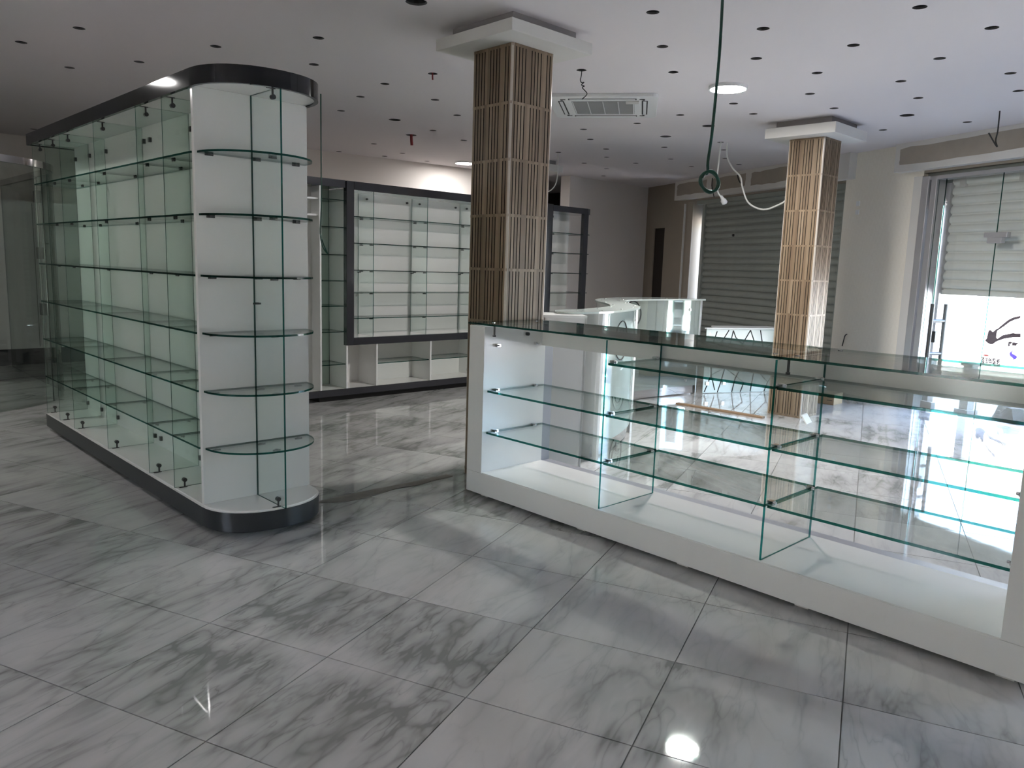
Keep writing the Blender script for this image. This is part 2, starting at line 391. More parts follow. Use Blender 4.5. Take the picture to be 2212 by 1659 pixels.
wb.hexa([(4.73,9.68,0),(8.69,9.24,0),(8.69,9.44,0),(4.73,9.88,0),(4.73,9.68,CEIL),(8.69,9.24,CEIL),(8.69,9.44,CEIL),(4.73,9.88,CEIL)])
wb.box(9.40, 8.56, 0, 11.56, 8.76, CEIL); struct(wb.build('wall_back', M['wall']))
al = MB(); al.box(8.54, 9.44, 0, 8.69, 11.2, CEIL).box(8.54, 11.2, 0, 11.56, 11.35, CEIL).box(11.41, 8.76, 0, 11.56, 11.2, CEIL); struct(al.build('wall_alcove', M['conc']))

# shutter wall: pieces between its openings.  s runs along the wall from the back corner
D0, D1, DH = .26, .60, 2.14          # small dark doorway by the corner
A0, A1, AH = 1.44, 4.62, 2.53        # closed shutter
B0, B1, BH = 5.72, 8.25, 2.53        # half open shutter and glass door
C0, C1, CH = 10.0, 11.4, 2.2          # unseen shop window, added and sized for daylight from the near right
wr = MB(); T = -.28
for a, b in ((-.05,D0),(D1,A0)): wr.wbox(a, b, T, 0, 0, CEIL)
wr.wbox(D0, D1, T, 0, DH, CEIL).wbox(A0, A1, T, 0, AH, CEIL).wbox(B0, B1, T, 0, BH, CEIL)
wr.wbox(A1, B0, T, 0, 0, CEIL, (1,1,1,1,1,1)).wbox(B1, C0, T, 0, 0, CEIL).wbox(C0, C1, T, 0, CH, CEIL).wbox(C1, 12.7, T, 0, 0, CEIL)
struct(wr.build('wall_right', [M['rawwall'], M['paper']]))
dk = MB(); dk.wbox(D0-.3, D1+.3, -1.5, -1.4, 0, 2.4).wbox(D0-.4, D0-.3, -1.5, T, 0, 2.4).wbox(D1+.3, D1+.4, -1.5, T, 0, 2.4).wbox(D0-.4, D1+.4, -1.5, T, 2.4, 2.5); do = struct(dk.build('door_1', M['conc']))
MB().wbox(D0+.005, D1-.005, -.06, -.02, .01, DH-.005).build('doorway_shade', mat('doorway_dark', (.022,.015,.011), .6), do)  # dark sheet standing in for the unlit depth of the doorway
for nm, s0, s1 in (('trim_2', 1.02, 4.76), ('trim_3', 5.42, 8.7)):      # plaster boxes over the shutters with bare patches between the filled joints
    h = struct(MB().wbox(s0, s1, 0, .11, 2.556, CEIL-.001).build(nm, M['gyp']))
    n = 4 if nm == 'trim_2' else 2; w = (s1-s0)/n
    for i in range(n):
        a = s0+w*i+.07; b = s0+w*(i+1)-(.05 if i < n-1 else .28); pts = []
        for k in range(26):
            t = k/26*4; e = int(t); u = t-e; j = random.uniform(-.010,.010)
            x, z = ((a+(b-a)*u, 2.63+j), (b+j, 2.63+.18*u), (b-(b-a)*u, 2.81+j), (a+j, 2.81-.18*u))[e]
            pts.append((x, z))
        m = MB(); m.face([wp(x, .1115, z) for x, z in pts]); m.face([wp(x, .1105, z) for x, z in pts[::-1]])
        m.build('bare_patch', M['raw'], h)
struct(MB().wbox(B0-.11, B0+.0, 0, .012, 0, 2.5).build('trim_4', M['pale']))

fw = MB()
for i in range(4): q = C0+(C1-C0)*i/3; fw.wbox(q-.03 if i else q, q+.03 if i < 3 else q, -.16, -.10, 0, CH)
fw.wbox(C0, C1, -.16, -.10, CH-.05, CH); fwo = struct(fw.build('added_window_1', M['alu']))
for i in range(3):
    a = C0+(C1-C0)*i/3+.035; b = C0+(C1-C0)*(i+1)/3-.035
    MB().wbox(a, b, -.135, -.125, .01, CH-.06, (1,1,0,1,0,1)).build('pane', [M['glass_clear'], M['edge']], fwo)
def slat_mesh(length, pitch):
    m = MB(); prof = [(-.004,-.004),(-.004,.013),(.010,.016),(.022,.030),(.025,.048),(.021,.072),(.012,.086),(.003,.093),(0,pitch-.0005)]; n = len(prof)
    for e in (0, length): m.v += [(e, -p, z) for p, z in prof] + [(e, .012, z) for p, z in prof[::-1]]
    k = 2*n
    for i in range(k): j = (i+1)%k; m.f.append((i, j, k+j, k+i)); m.m.append(0)
    m.f += [tuple(range(k-1,-1,-1)), tuple(range(k, 2*k))]; m.m += [0,0]; return m
WANG = math.atan2(WD.y, WD.x)
def shutter(label, s0, s1, z0, z1, o, mt, lock=None):
    t = thing('roller_shutter', label, 'shutter', wp((s0+s1)/2, o, z0)); pitch = .0985
    me = slat_mesh((s1-s0)*WS, pitch).mesh('slat', mt); sm(me, 40)
    n = math.ceil((z1-z0)/pitch)
    for i in range(n): inst('slat', me, wp(s0, o, z0+i*pitch), t, rz=WANG)
    for a, b in ((s0-.055, s0+.01), (s1-.01, s1+.055)): MB().wbox(a, b, o-.03, o+.05, 0 if z0 < .1 else .0, z1).build('guide_rail', M['alu'] if mt is M['shut_light'] else M['shut_dark'], t)
    MB().wbox(s0, s1, o-.01, o+.02, z0-.045, z0).build('bottom_bar', mt, t)
    return t
sh1 = shutter('closed dark grey roller shutter behind the far tiled column', 1.60, 4.52, .05, 2.50, -.14, M['shut_dark'])
MB().cyl(wp(2.35,-.12,1.97), wp(2.35,-.10,1.97), .02).build('lock_plug', M['cable_dark'], sh1)
sh2 = shutter('pale roller shutter pulled half way down over the bright entrance', 5.93, 8.18, 1.297, 2.42, -.20, M['shut_light'])
for s in (6.02, 6.66, 7.3): MB().wbox(s, s+.07, -.21, -.17, 2.37, 2.46).build('hanger_strap', M['pale'], sh2)
struct(MB().wbox(B0, B1, -.275, -.06, 2.49, 2.53).wbox(B0, B1, -.275, -.255, 2.2, 2.53).build('trim_5', M['shut_dark'])); struct(MB().wbox(A0, A1, -.275, -.05, 2.47, 2.53).wbox(A0, A1, -.275, -.25, 2.2, 2.53).build('trim_8', M['shut_dark']))
# frame strips and white reveal beside the closed shutter
struct(MB().wbox(1.30, 1.44, 0, .02, 0, 2.52).build('trim_6', M['raw'])); struct(MB().wbox(1.20, 1.215, 0, .03, 0, 2.5).build('trim_7', M['plastic']))

# glass shop door under the half open shutter
dr = MB(); dr.wbox(B0, B0+.085, -.16, .02, 0, 2.49).wbox(B0+.10, B0+.17, -.13, .0, 0, 2.49).wbox(B1-.1, B1, -.16, .02, 0, 2.49).wbox(B0, B1, -.13, .0, 2.45, 2.49)
door = struct(dr.build('door_2', M['alu'], bevel=.004))
for a, b in ((B0+.17, B0+.255), (B0+.259, 6.60), (6.604, B1-.1)):
    MB().hexa([wp(a,-.03,.01),wp(b,-.03,.01),wp(b,-.04,.01),wp(a,-.04,.01),wp(a,-.03,2.45),wp(b,-.03,2.45),wp(b,-.04,2.45),wp(a,-.04,2.45)], (1,1,0,1,0,1)).build('pane', [M['glass_clear'], M['edge']], door)
hd = MB()
for o in (.05, -.14): hd.cyl(wp(6.05,o,.40), wp(6.05,o,1.15), .021, 12)
for z in (.62, .97): hd.cyl(wp(6.05,-.155,z), wp(6.05,.065,z), .018, 10)
hd.build('pull_handle', M['steel'], door, smooth=True)
MB().wbox(6.0, 6.07, -.06, -.005, .74, .86).build('lock_case', M['steel'], door, bevel=.004)
MB().wbox(6.49, 6.73, -.06, -.005, 1.83, 1.88).wbox(6.53, 6.68, -.06, -.004, 1.775, 1.83).build('patch_fitting', M['alu'], door, bevel=.004)
MB().wbox(5.985, 6.12, -.06, 0, .02, .10).build('pivot_fitting', M['alu'], door, bevel=.004)

# ------------------------------------------------------------------ outside
gp = [(4.5,-6), (30,-6), (30,24), (9.0,24)]
gd = MB(); a = wp(13,-.02,0); b = wp(-3,-.02,0)
gd.prism([(a[0],a[1]),(a[0]+22,a[1]-9.7),(b[0]+22,b[1]-9.7),(b[0],b[1])], -.12, -.02); struct(gd.build('pavement', M['ground']))
g2 = MB().box(-16,-12,-.12,XL-.2,16,-.02); struct(g2.build('forecourt', M['ground']))
rb = MB()
for i in range(420):
    c = Vector(wp(random.uniform(6.45,8.4), -random.uniform(.42,1.7), 0)); r = random.uniform(.03,.11); z = -.02 + random.uniform(0,.06)
    ang = random.uniform(0,PI); p = []
    for zz, k in ((z, 1.0), (z+r*random.uniform(.6,1.1), .6)):
        for q in range(4):
            t = ang+q*PI/2+random.uniform(-.3,.3); p.append((c.x+r*k*math.cos(t), c.y+r*k*math.sin(t), zz))
    rb.hexa(p)
tag(rb.build('rubble', M['stone'], kind='stuff'), 'broken grey rubble strewn beyond the entrance pavement', 'rubble')
gpst = thing('gate_post', 'short white post standing just outside the glass entrance', 'post', wp(6.2,-.42,-.02))
MB().wbox(6.14,6.24,-.48,-.38,.03,.50).build('shaft', M['gyp'], gpst, bevel=.006); MB().wbox(6.12,6.26,-.50,-.36,.50,.53).build('cap', M['gyp'], gpst, bevel=.006)
MB().wbox(6.11,6.27,-.51,-.35,-.02,.03).build('footing', M['ground'], gpst, bevel=.006)

# advertising board outside the entrance
SO = -2.6
sb = thing('advertising_board', 'white advertising board with dark spectacles, phone numbers and a violet emblem outside', 'sign', wp(5.2,SO-.03,-.02))
MB().wbox(4.25, 6.6, SO-.03, SO-.005, .06, 1.45).build('board', M['plastic'], sb)
for s in (4.35, 6.5): MB().wbox(s-.02, s+.02, SO-.06, SO-.03, -.02, 1.3).build('leg', M['alu'], sb)
for s in (4.35, 6.5): MB().wbox(s-.02, s+.02, SO-.30, SO+.18, -.02, .0).build('foot', M['alu'], sb)
def flat(name, pts, mt, parent, o, th=.002):
    m = MB(); n = len(pts)
    m.face([wp(x,o+th,z) for x,z in pts]); m.face([wp(x,o,z) for x,z in pts[::-1]])
    for i in range(n): j=(i+1)%n; m.face([wp(*[pts[i][0],o,pts[i][1]]), wp(pts[j][0],o,pts[j][1]), wp(pts[j][0],o+th,pts[j][1]), wp(pts[i][0],o+th,pts[i][1])])
    return m.build(name, mt, parent)
def text(body, size, s, o, z, mt, parent, name='lettering', sx=.68):
    c = bpy.data.curves.new(name, 'FONT'); c.body = body; c.size = size; c.extrude = .001; c.offset = .0045; c.materials.append(mt)
    tmp = bpy.data.objects.new(name, c); COL.objects.link(tmp); dg = bpy.context.evaluated_depsgraph_get(); me = bpy.data.meshes.new_from_object(tmp.evaluated_get(dg))
    bpy.data.objects.remove(tmp); ob = bpy.data.objects.new(name, me); COL.objects.link(ob); ob.parent = parent
    R = Matrix(((WD.x,0,WN.x),(WD.y,0,WN.y),(0,1,0))); ob.rotation_euler = R.to_euler(); ob.scale = (sx,1,1); ob.location = Vector(wp(s,o,z)) - origin(parent); return ob
def px(x, y):   # layout of the board print: x, y in a 112 x 140 grid over the part of the board in view
    return (4.328 + x/112*.729 + y/140*.115, 1.075 + x/112*.042 - y/140*.869 + x*y/15680*.056)
def poly(l): return [px(x, y) for x, y in l]
prt = [[(37,79),(41,74),(44,60),(46,56),(50,55.5),(52,58),(54,60),(58,57),(62,53),(66,54),(63,60),(61.5,72),(64,75),(76,66.5),(90,64),(112,63),(112,71.5),(96,72),(78,75),(62,81),(54,87),(49,87.5),(42,84)],
       [(63,54),(66,56),(78,47.5),(90,38),(100,33),(112,29.5),(112,24),(98,27.5),(88,32.5),(76,42.5)]]
for p in prt: flat('spectacles_print', poly(p)[::-1], M['inkgrey'], sb, SO-.005)
lm = MB(); lm.tube([wp(*[px(x,y)[0], SO-.003, px(x,y)[1]]) for x,y in [(78,47),(80,50.5),(84,49.5),(91,43),(93.5,38.5)]], .004, 5); lm.build('temple_print', M['inkgrey'], sb)
lm = MB(); lm.tube([wp(px(x,y)[0], SO-.003, px(x,y)[1]) for x,y in [(91,67),(92,64),(97,63),(103,64.5),(109,67),(112,68)]], .007, 5); lm.build('nose_pad_print', M['inkgrey'], sb)
M['violet'] = mat('violet_ink', (.012,.009,.06), .6, spec=0); M['rose'] = mat('red_ink', (.04,.014,.014), .6, spec=0)
text('glasssa', .078, px(86.5,87)[0], SO-.004, px(86,88)[1], M['inkgrey'], sb)
text('0560 04 92 40', .068, px(28.5,122)[0], SO-.004, px(28.5,123)[1], M['inkgrey'], sb)
text('0560 27 83 24', .068, px(28.5,131)[0], SO-.004, px(28.5,132)[1], M['inkgrey'], sb)
flat('red_oval', [(px(39,112)[0]+.039*math.cos(t*PI/9), px(39,112)[1]+.014*math.sin(t*PI/9)) for t in range(18)], M['rose'], sb, SO-.005)
flat('emblem', poly([(101,101),(96,101),(91,104),(89,108),(90,113),(95,117),(97,119),(96.5,121),(92,120.5),(88,116),(88.5,119),(92,121.8),(97,122),(102,120),(104.8,116),(104,113),(99,110),(95,108),(94,105),(97,102)])[::-1], M['violet'], sb, SO-.005)
lm = MB(); lm.tube([wp(px(x,y)[0], SO-.003, px(x,y)[1]) for x,y in [(98,108),(102,107.5),(104,105.5),(103,103),(100,102.3)]], .004, 5); lm.build('emblem_curl', M['inkgrey'], sb)

# ------------------------------------------------------------------ tiled columns
CW = .360
TH = .335
def slat_tile_mesh(h):
    m = MB(); n = 13; m.box(0, 0, 0, n*.0268, .008, h, 1)
    rnd = random.Random(3); wide = {4, 9}
    for i in range(n):
        a = i*.0268+.0034; b = (i+1)*.0268-.0034
        if i in wide: b += .0068
        m.box(a, -.0075, 0, min(b, n*.0268), 0.001, h-.018, (0,0,0,1,0,1))
    m.box(0, -.0072, h-.018, n*.0268, .001, h-.0006, 0)
    return m.mesh('tile', [M['slat'], M['groove']])
TILE = slat_tile_mesh(TH)
def column(label, x, y, capb, slab=.085, over=.168):
    t = thing('tiled_column', label, 'column', (x+CW/2, y+CW/2, 0), 'tiled columns'); zt = capb
    MB().box(x+.012, y+.012, 0, x+CW-.012, y+CW-.012, zt).build('core', M['conc'], t)
    n = 8; z0 = zt - n*TH
    off = (CW-13*.0268)/2
    for k in range(-1, n):
        z = z0 + k*TH
        if z < -.001:
            if z + TH < .02: continue
        me = TILE
        sides = (((x+off, y+.008, z), 0), ((x+CW-.008, y+off, z), PI/2), ((x+CW-off, y+CW-.008, z), PI), ((x+.008, y+CW-off, z), -PI/2))
        for p, r in sides:
            if z < -.001:
                o = inst('tile', CUT(TH+z), (p[0],p[1],0), t, rz=r)
            else: inst('tile', me, p, t, rz=r)
    tr = []
    for cx, cy in ((x,y),(x+CW,y),(x+CW,y+CW),(x,y+CW)):
        sx = 1 if cx == x else -1; sy = 1 if cy == y else -1
        pts = [(cx+sx*.013*(1-math.sin(a)), cy+sy*.013*(1-math.cos(a))) for a in [i*PI/16 for i in range(9)]] + [(cx+sx*.013, cy+sy*.013)]
        o = MB().prism(pts if sx*sy < 0 else pts[::-1], 0, zt).build('corner_trim', M['trim'], t, smooth=True)
    MB().box(x-over, y-over, capb, x+CW+over, y+CW+over, capb+slab).build('cap_slab', M['gyp'], t, bevel=.003)
    e = over-.075
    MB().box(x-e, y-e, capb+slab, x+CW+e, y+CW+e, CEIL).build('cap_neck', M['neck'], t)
    return t
_cut = {}
def CUT(h):
    h = round(h, 3)
    if h not in _cut: _cut[h] = slat_tile_mesh(h)
    return _cut[h]
column('nearest brown slat-tiled column, standing at the far end of the white glass counter', 3.345, 3.555, 2.728, .070)
column('brown slat-tiled column in front of the closed dark shutter', 7.306, 3.448, 2.702, .095)
column('farthest slat-tiled column, its white cap just showing behind the nearest column', 7.60, 7.71, 2.705, .095)

# ------------------------------------------------------------------ small fittings shared by the display units
CLIP = MB().cyl((0,-.017,0),(0,.017,0),.005,8).box(-.008,-.007,-.003,.008,.007,.006).mesh('shelf_clip', M['steel'])
CLIPC = MB().cyl((0,-.022,0),(0,.022,0),.0065,8).box(-.013,-.012,-.008,.013,.012,.008).mesh('shelf_clip', M['chrome'])
CLIPX = MB().cyl((-.020,0,0),(.020,0,0),.005,8).box(-.007,-.008,-.003,.007,.008,.006).mesh('shelf_clip', M['steel'])
HOOK = MB().cyl((0,0,0),(0,0,.035),.005,8).cyl((0,-.008,.040),(0,.012,.040),.012,10).box(-.03,-.006,-.001,.012,.006,.003).mesh('foot_bracket', M['steel'])
KNOB = MB().cyl((0,0,0),(0,-.018,0),.011,10).cyl((0,-.018,0),(0,-.022,0),.008,10).mesh('screw_cap', M['steel'])
SQ = MB().box(-.016,-.012,-.014,0,.012,.014).mesh('panel_clip', M['steel'])

# ------------------------------------------------------------------ tall glass display island with rounded end
def half_round(cx, cy, rx, ry, x0, x1, yend, k=20, e=.92):
    pts = []
    for i in range(k+1):
        a = PI + PI*i/k; c, s_ = math.cos(a), math.sin(a)
        pts.append((cx+rx*math.copysign(abs(c)**e, c), cy+ry*math.copysign(abs(s_)**e, s_)))
    return pts + [(x1, yend), (x0, yend)]
def island():
    X0, XC, X1, YN, YE = 1.528, 1.832, 2.152, 3.848, 6.888
    t = thing('glass_display_island', 'tall white display island of glass shelves with rounded end and black fascia', 'display shelf', (XC, 5.2, 0))
    cx = 1.840; rx, ry = .313, .284; ZB, ZT = .140, 2.203
    out = half_round(cx, YN, rx, ry, X0, X1, YE); inn = half_round(cx, YN, rx-.013, ry-.013, X0+.013, X1-.013, YE-.013)
    foot = half_round(cx, YN+.03, .265, .22, X0+.06, X1-.06, YE-.06)
    MB().prism(foot, 0, .035).build('plinth', M['plinth'], t)
    MB().prism(out, .033, ZB-.008, 0, 1).build('base', [M['char_base'], M['white']], t, smooth=True)
    MB().prism(inn, ZB-.0075, ZB).build('base_board', M['white'], t)
    MB().box(X0+.012, YN, ZB, X1-.01, YN+.026, ZT, 0).build('end_panel', M['white'], t, bevel=.002)
    MB().box(XC-.009, YN+.026, ZB, XC+.009, YE-.01, ZT).build('back_panel', M['white'], t)
    fo = half_round(cx, YN, rx+.002, ry+.031, X0-.003, X1+.003, YE+.105); fi = half_round(cx, YN, rx-.018, ry+.011, X0+.018, X1-.018, YE+.085)
    MB().ring(fo, fi, 2.196, 2.278).build('fascia', M['char'], t, smooth=True)
    MB().prism(fi, ZT, ZT+.025).build('top_board', M['white'], t)
    ys = [4.235, 4.62, 5.376, 6.137, 6.52, 6.878]
    SH = [.433, .728, 1.022, 1.3076, 1.6037, 1.899]
    for sg in (0, 1):
        a, b = (X0+.008, XC-.009) if sg == 0 else (XC+.009, X1-.008)
        cl, cr = (a+.052, b-.052)
        for y in ys: MB().pane(a, y-.004, ZB, b, y+.004, ZT).build('glass_divider', [M['glass_green'], M['edge']], t)
        lo = [YN+.028] + [y+.005 for y in ys[:5]]; hi = [y-.005 for y in ys[:6]]
        for z in SH:
            for y0, y1 in zip(lo, hi): MB().pane(a+(0 if sg==0 else .004), y0, z-.005, b-(.004 if sg==0 else 0), y1, z+.005).build('glass_shelf', [M['glass_green'], M['edge']], t)
            if sg == 0:
                for y in [YN+.045]+ys[:5]:
                    for x in (cl, cr): inst('shelf_clip', CLIP, (x, y, z-.010), t)
        if sg == 0:
            for y in ys:
                inst('foot_bracket', HOOK, (a+.05, y-.014, ZB+.001), t); inst('foot_bracket', HOOK, (a+.05, y-.014, ZT-.002), t, rot=(PI,0,0))
            for y in ys+[3.93, 4.52, 5.27]:
                inst('panel_clip', SQ, (XC-.009, y-.05, ZB+.06), t); inst('panel_clip', SQ, (XC-.009, y-.05, ZT-.09), t)
    for z in SH:
        MB().prism(half_round(cx, YN-.004, .286, .276, cx-.284, cx+.284, YN-.002, e=.95), z-.005, z+.005, 1, 0).build('half_round_shelf', [M['glass'], M['edge']], t)
        for x, y in ((cx-.235, YN-.02), (cx+.225, YN-.02), (XC+.012, YN-.03), (XC+.012, YN-.20)): inst('shelf_clip', CLIPX, (x, y, z-.010), t)
    MB().pane(XC-.0045, YN-.313, ZB, XC+.0045, YN-.001, ZT).build('glass_divider', [M['glass'], M['edge']], t)
    inst('foot_bracket', HOOK, (XC-.014, YN-.26, ZB+.001), t); inst('foot_bracket', HOOK, (XC-.014, YN-.26, ZT-.002), t, rot=(PI,0,0))
    inst('shelf_clip', CLIPX, (XC, YN-.03, 1.169), t)
island()

# ------------------------------------------------------------------ low glass counter
def counter():
    X0, X1, Y0, Y1 = 3.049, 3.605, .505, 3.543
    t = thing('glass_counter', 'low white display counter with glass top and three bays of glass shelves', 'display counter', ((X0+X1)/2, 2.0, 0))
    ZB, ZT = .157, 1.045; G = [M['glass'], M['edge']]
    MB().box(X0, Y0, .022, X0+.02, Y1, .152).build('front_panel', M['white'], t, bevel=.002)
    MB().box(X0+.02, Y0+.005, .022, X1-.05, Y1-.005, .150).build('base_box', M['white'], t)
    MB().box(X0+.004, Y0+.134, .150, 3.574, Y1-.134, ZB).build('base_board', M['white'], t)
    MB().box(3.575, Y0+.134, .061, X1+.046, Y1-.134, .1535).build('sliding_track', M['grey_track'], t)
    for y in (.62, 1.38, 1.98, 2.63, 3.42):
        for x in (X0+.06, X1-.1): MB().box(x-.02, y-.03, 0, x+.02, y+.03, .022).build('foot', M['pale'], t)
    for a, b in ((Y1-.134, Y1), (Y0, Y0+.134)):
        MB().box(X0, a, .153, 3.574, b, ZT).build('end_panel', M['white'], t, bevel=.002)
        MB().box(3.574, a+.004, .061, X1+.046, b-.004, ZT-.005).build('track_post', M['grey_track'], t)
    MB().box(3.543, Y0+.134, .911, 3.562, Y1-.134, ZT).build('back_rail', M['white'], t)
    d1, d2 = 2.497, 1.574
    for y in (d1, d2): MB().pane(X0+.02, y-.005, ZB, 3.541, y+.005, ZT).build('glass_divider', [M['glass_clear'], M['edge_light']], t)
    for a, b in ((d2+.001, Y1+.006), (Y0-.03, d2-.001)): MB().pane(X0-.008, a, ZT+.0075, 3.662, b, ZT+.018).build('glass_top', G, t)
    ZS = (.401, .655, .923)
    for a, b, zs in ((d1+.007, Y1-.139, ZS[:2]), (d2+.007, d1-.007, ZS), (Y0+.139, d2-.007, ZS)):
        for z in zs: MB().pane(X0+.03, a, z-.006, 3.564 if z < .9 else 3.538, b, z+.006).build('glass_shelf', G, t)
    for y in (d1, d2):
        for z in ZS:
            for x in (3.13, 3.50): inst('shelf_clip', CLIPC, (x, y, z+.008), t)
    for y in (Y1-.144, Y0+.144):
        for z in ZS:
            for x in (3.15, 3.48): inst('shelf_clip', CLIPC, (x, y, z+.006), t)
    for x, y in ((3.15, d2+.05), (3.15, d2-.05), (3.575, d2+.05), (3.575, d2-.05), (3.15, Y1-.10), (3.52, Y1-.10)): inst('glass_bolt', BOLT, (x, y, ZT+.018), t)
    for y in (d2-.04, Y1-.165): MB().cyl((X0+.05,y,ZT-.055),(X0+.05,y,ZT+.007),.006,8).cyl((X0+.05,y,ZT-.06),(X0+.05,y,ZT-.05),.010,8).build('top_pin', M['steel'], t)
    inst('screw_cap', KNOB, (3.40, Y1-.135, ZT-.055), t)
BOLT = MB().cyl((0,0,0),(0,0,.003),.011,12).mesh('glass_bolt', M['chrome'])
counter()

# ------------------------------------------------------------------ long shelving unit in front of the back wall
def back_unit():
    Y, YR = 6.742, 7.09
    t = thing('wall_shelving_unit', 'long white shelving unit with slate frame along the back wall', 'shelving', (5.9, 6.95, 0))
    G = [M['glass_green'], M['edge']]; GC = [M['glass'], M['edge']]
    MB().box(3.9, Y+.06, 0, 7.75, YR, .06).build('plinth', M['plinth'], t)
    MB().box(3.60, Y, .058, 7.79, Y+.02, .125).build('kickboard', M['slate'], t)
    MB().box(3.60, Y+.02, .105, 7.78, YR, .125).build('base_board', M['white'], t)
    fr = MB(); fr.box(4.178, Y, .562, 4.264, Y+.06, 2.178).box(7.005, Y, .562, 7.118, Y+.06, 2.178).box(4.264, Y, .562, 7.005, Y+.06, .637).box(4.264, Y, 2.097, 7.005, Y+.06, 2.178)
    fr.build('frame', M['slate'], t, bevel=.003)
    MB().box(4.19, YR, .125, 7.12, YR+.018, 2.12).build('back_panel', M['white'], t)
    MB().box(4.264, Y+.06, 2.10, 7.005, YR, 2.12).build('top_board', M['white'], t)
    for x in (4.532, 5.219, 5.906, 6.593): MB().pane(x-.004, Y+.062, .64, x+.004, YR, 2.10).build('glass_divider', GC, t)
    for z in (.827, 1.087, 1.313, 1.583, 1.845):
        for x0, x1 in ((4.27,4.527),(4.537,5.214),(5.224,5.901),(5.911,6.588),(6.598,7.0)): MB().pane(x0, Y+.06, z-.004, x1, YR-.004, z+.004).build('glass_shelf', GC, t)
        for x in (4.532, 5.219, 5.906):
            for y in (Y+.10, YR-.06): inst('shelf_clip', CLIPX, (x, y, z-.012), t)
    for x in (4.532, 5.219, 5.906):
        inst('screw_cap', KNOB, (x-.07, YR, 2.05), t); inst('screw_cap', KNOB, (x+.10, YR, 2.05), t); inst('shelf_clip', CLIPX, (x, YR-.02, 1.29), t)
    for x in (4.19, 4.549, 5.254, 5.95, 6.65, 7.10): MB().box(x-.009, Y+.012, .125, x+.009, YR, .562 if 4.2 < x < 7.05 else 2.10).build('upright_panel', M['white_edge'], t)
    for a, b in ((4.56, 5.243), (5.265, 5.94), (5.96, 6.64), (6.66, 7.09)): MB().pane(a, Y+.03, .350, b, YR-.004, .358).build('glass_shelf', GC, t)
    MB().box(4.20, Y+.03, .56, 7.1, YR, .575).build('cubby_top', M['white'], t)
    # narrow bay on the near side
    MB().box(3.880, Y, .125, 3.897, YR, 2.105).build('side_panel', M['white_edge'], t)
    MB().box(3.62, Y+.015, 2.107, 4.176, YR, 2.18).build('fascia', M['slate'], t, bevel=.002)
    MB().box(3.897, YR, .125, 4.181, YR+.018, 2.107).build('back_panel', M['white'], t)
    MB().pane(3.905, YR-.014, .13, 4.178, YR-.006, 2.10).build('back_glass', G, t)
    for z in (.373, .70, .956, 1.205, 1.46, 1.726, 1.987):
        MB().pane(3.90, Y+.02, z-.004, 4.178, YR-.016, z+.004).build('glass_shelf', G, t); inst('shelf_clip', CLIPX, (4.0, YR-.08, z-.012), t)
    for z in (.24, .55, .85, 1.37, 1.86): inst('screw_cap', KNOB, (4.02, YR-.016, z), t)
    MB().box(3.62, Y+.16, .125, 3.88, Y+.18, 2.105).build('end_board', M['white'], t)
    for z in (1.83, 1.985): MB().box(3.66, Y+.03, z-.008, 3.88, Y+.16, z+.008).build('white_ledge', M['white_edge'], t)
    # narrow bay on the far side with post and rounded end shelves
    MB().box(7.70, Y, .06, 7.787, Y+.05, 2.10).build('post', M['slate'], t)
    MB().box(7.12, YR, .125, 7.80, YR+.018, 2.10).build('back_panel', M['white'], t)
    fo = [(7.118, Y)] + [(7.76+.145*math.sin(a), Y+.145-.145*math.cos(a)) for a in [i*PI/16 for i in range(9)]] + [(7.905, YR), (7.118, YR)]
    MB().prism(fo, 2.095, 2.168).build('fascia', M['slate'], t, smooth=True)
    for z in (.35, .60, .83, 1.086, 1.337, 1.590, 1.838):
        MB().pane(7.13, Y+.01, z-.004, 7.698, YR-.004, z+.004).build('glass_shelf', GC, t)
        q = [(7.79, Y+.012)] + [(7.79+.118*math.sin(a), Y+.13-.118*math.cos(a)) for a in [i*PI/12 for i in range(7)]] + [(7.908, YR), (7.79, YR)]
        MB().prism(q, z-.004, z+.004, 1, 0).build('end_shelf', GC, t); inst('shelf_clip', CLIPX, (7.42, YR-.07, z-.012), t)
    for z in (1.24, 1.90): inst('screw_cap', KNOB, (7.40, YR, z), t)
    MB().cyl((7.35,YR-.12,2.095),(7.35,YR-.12,2.06),.008,8).cyl((7.35,YR-.12,2.06),(7.35,YR-.12,2.035),.014,10).build('top_pin', M['steel'], t)
back_unit()

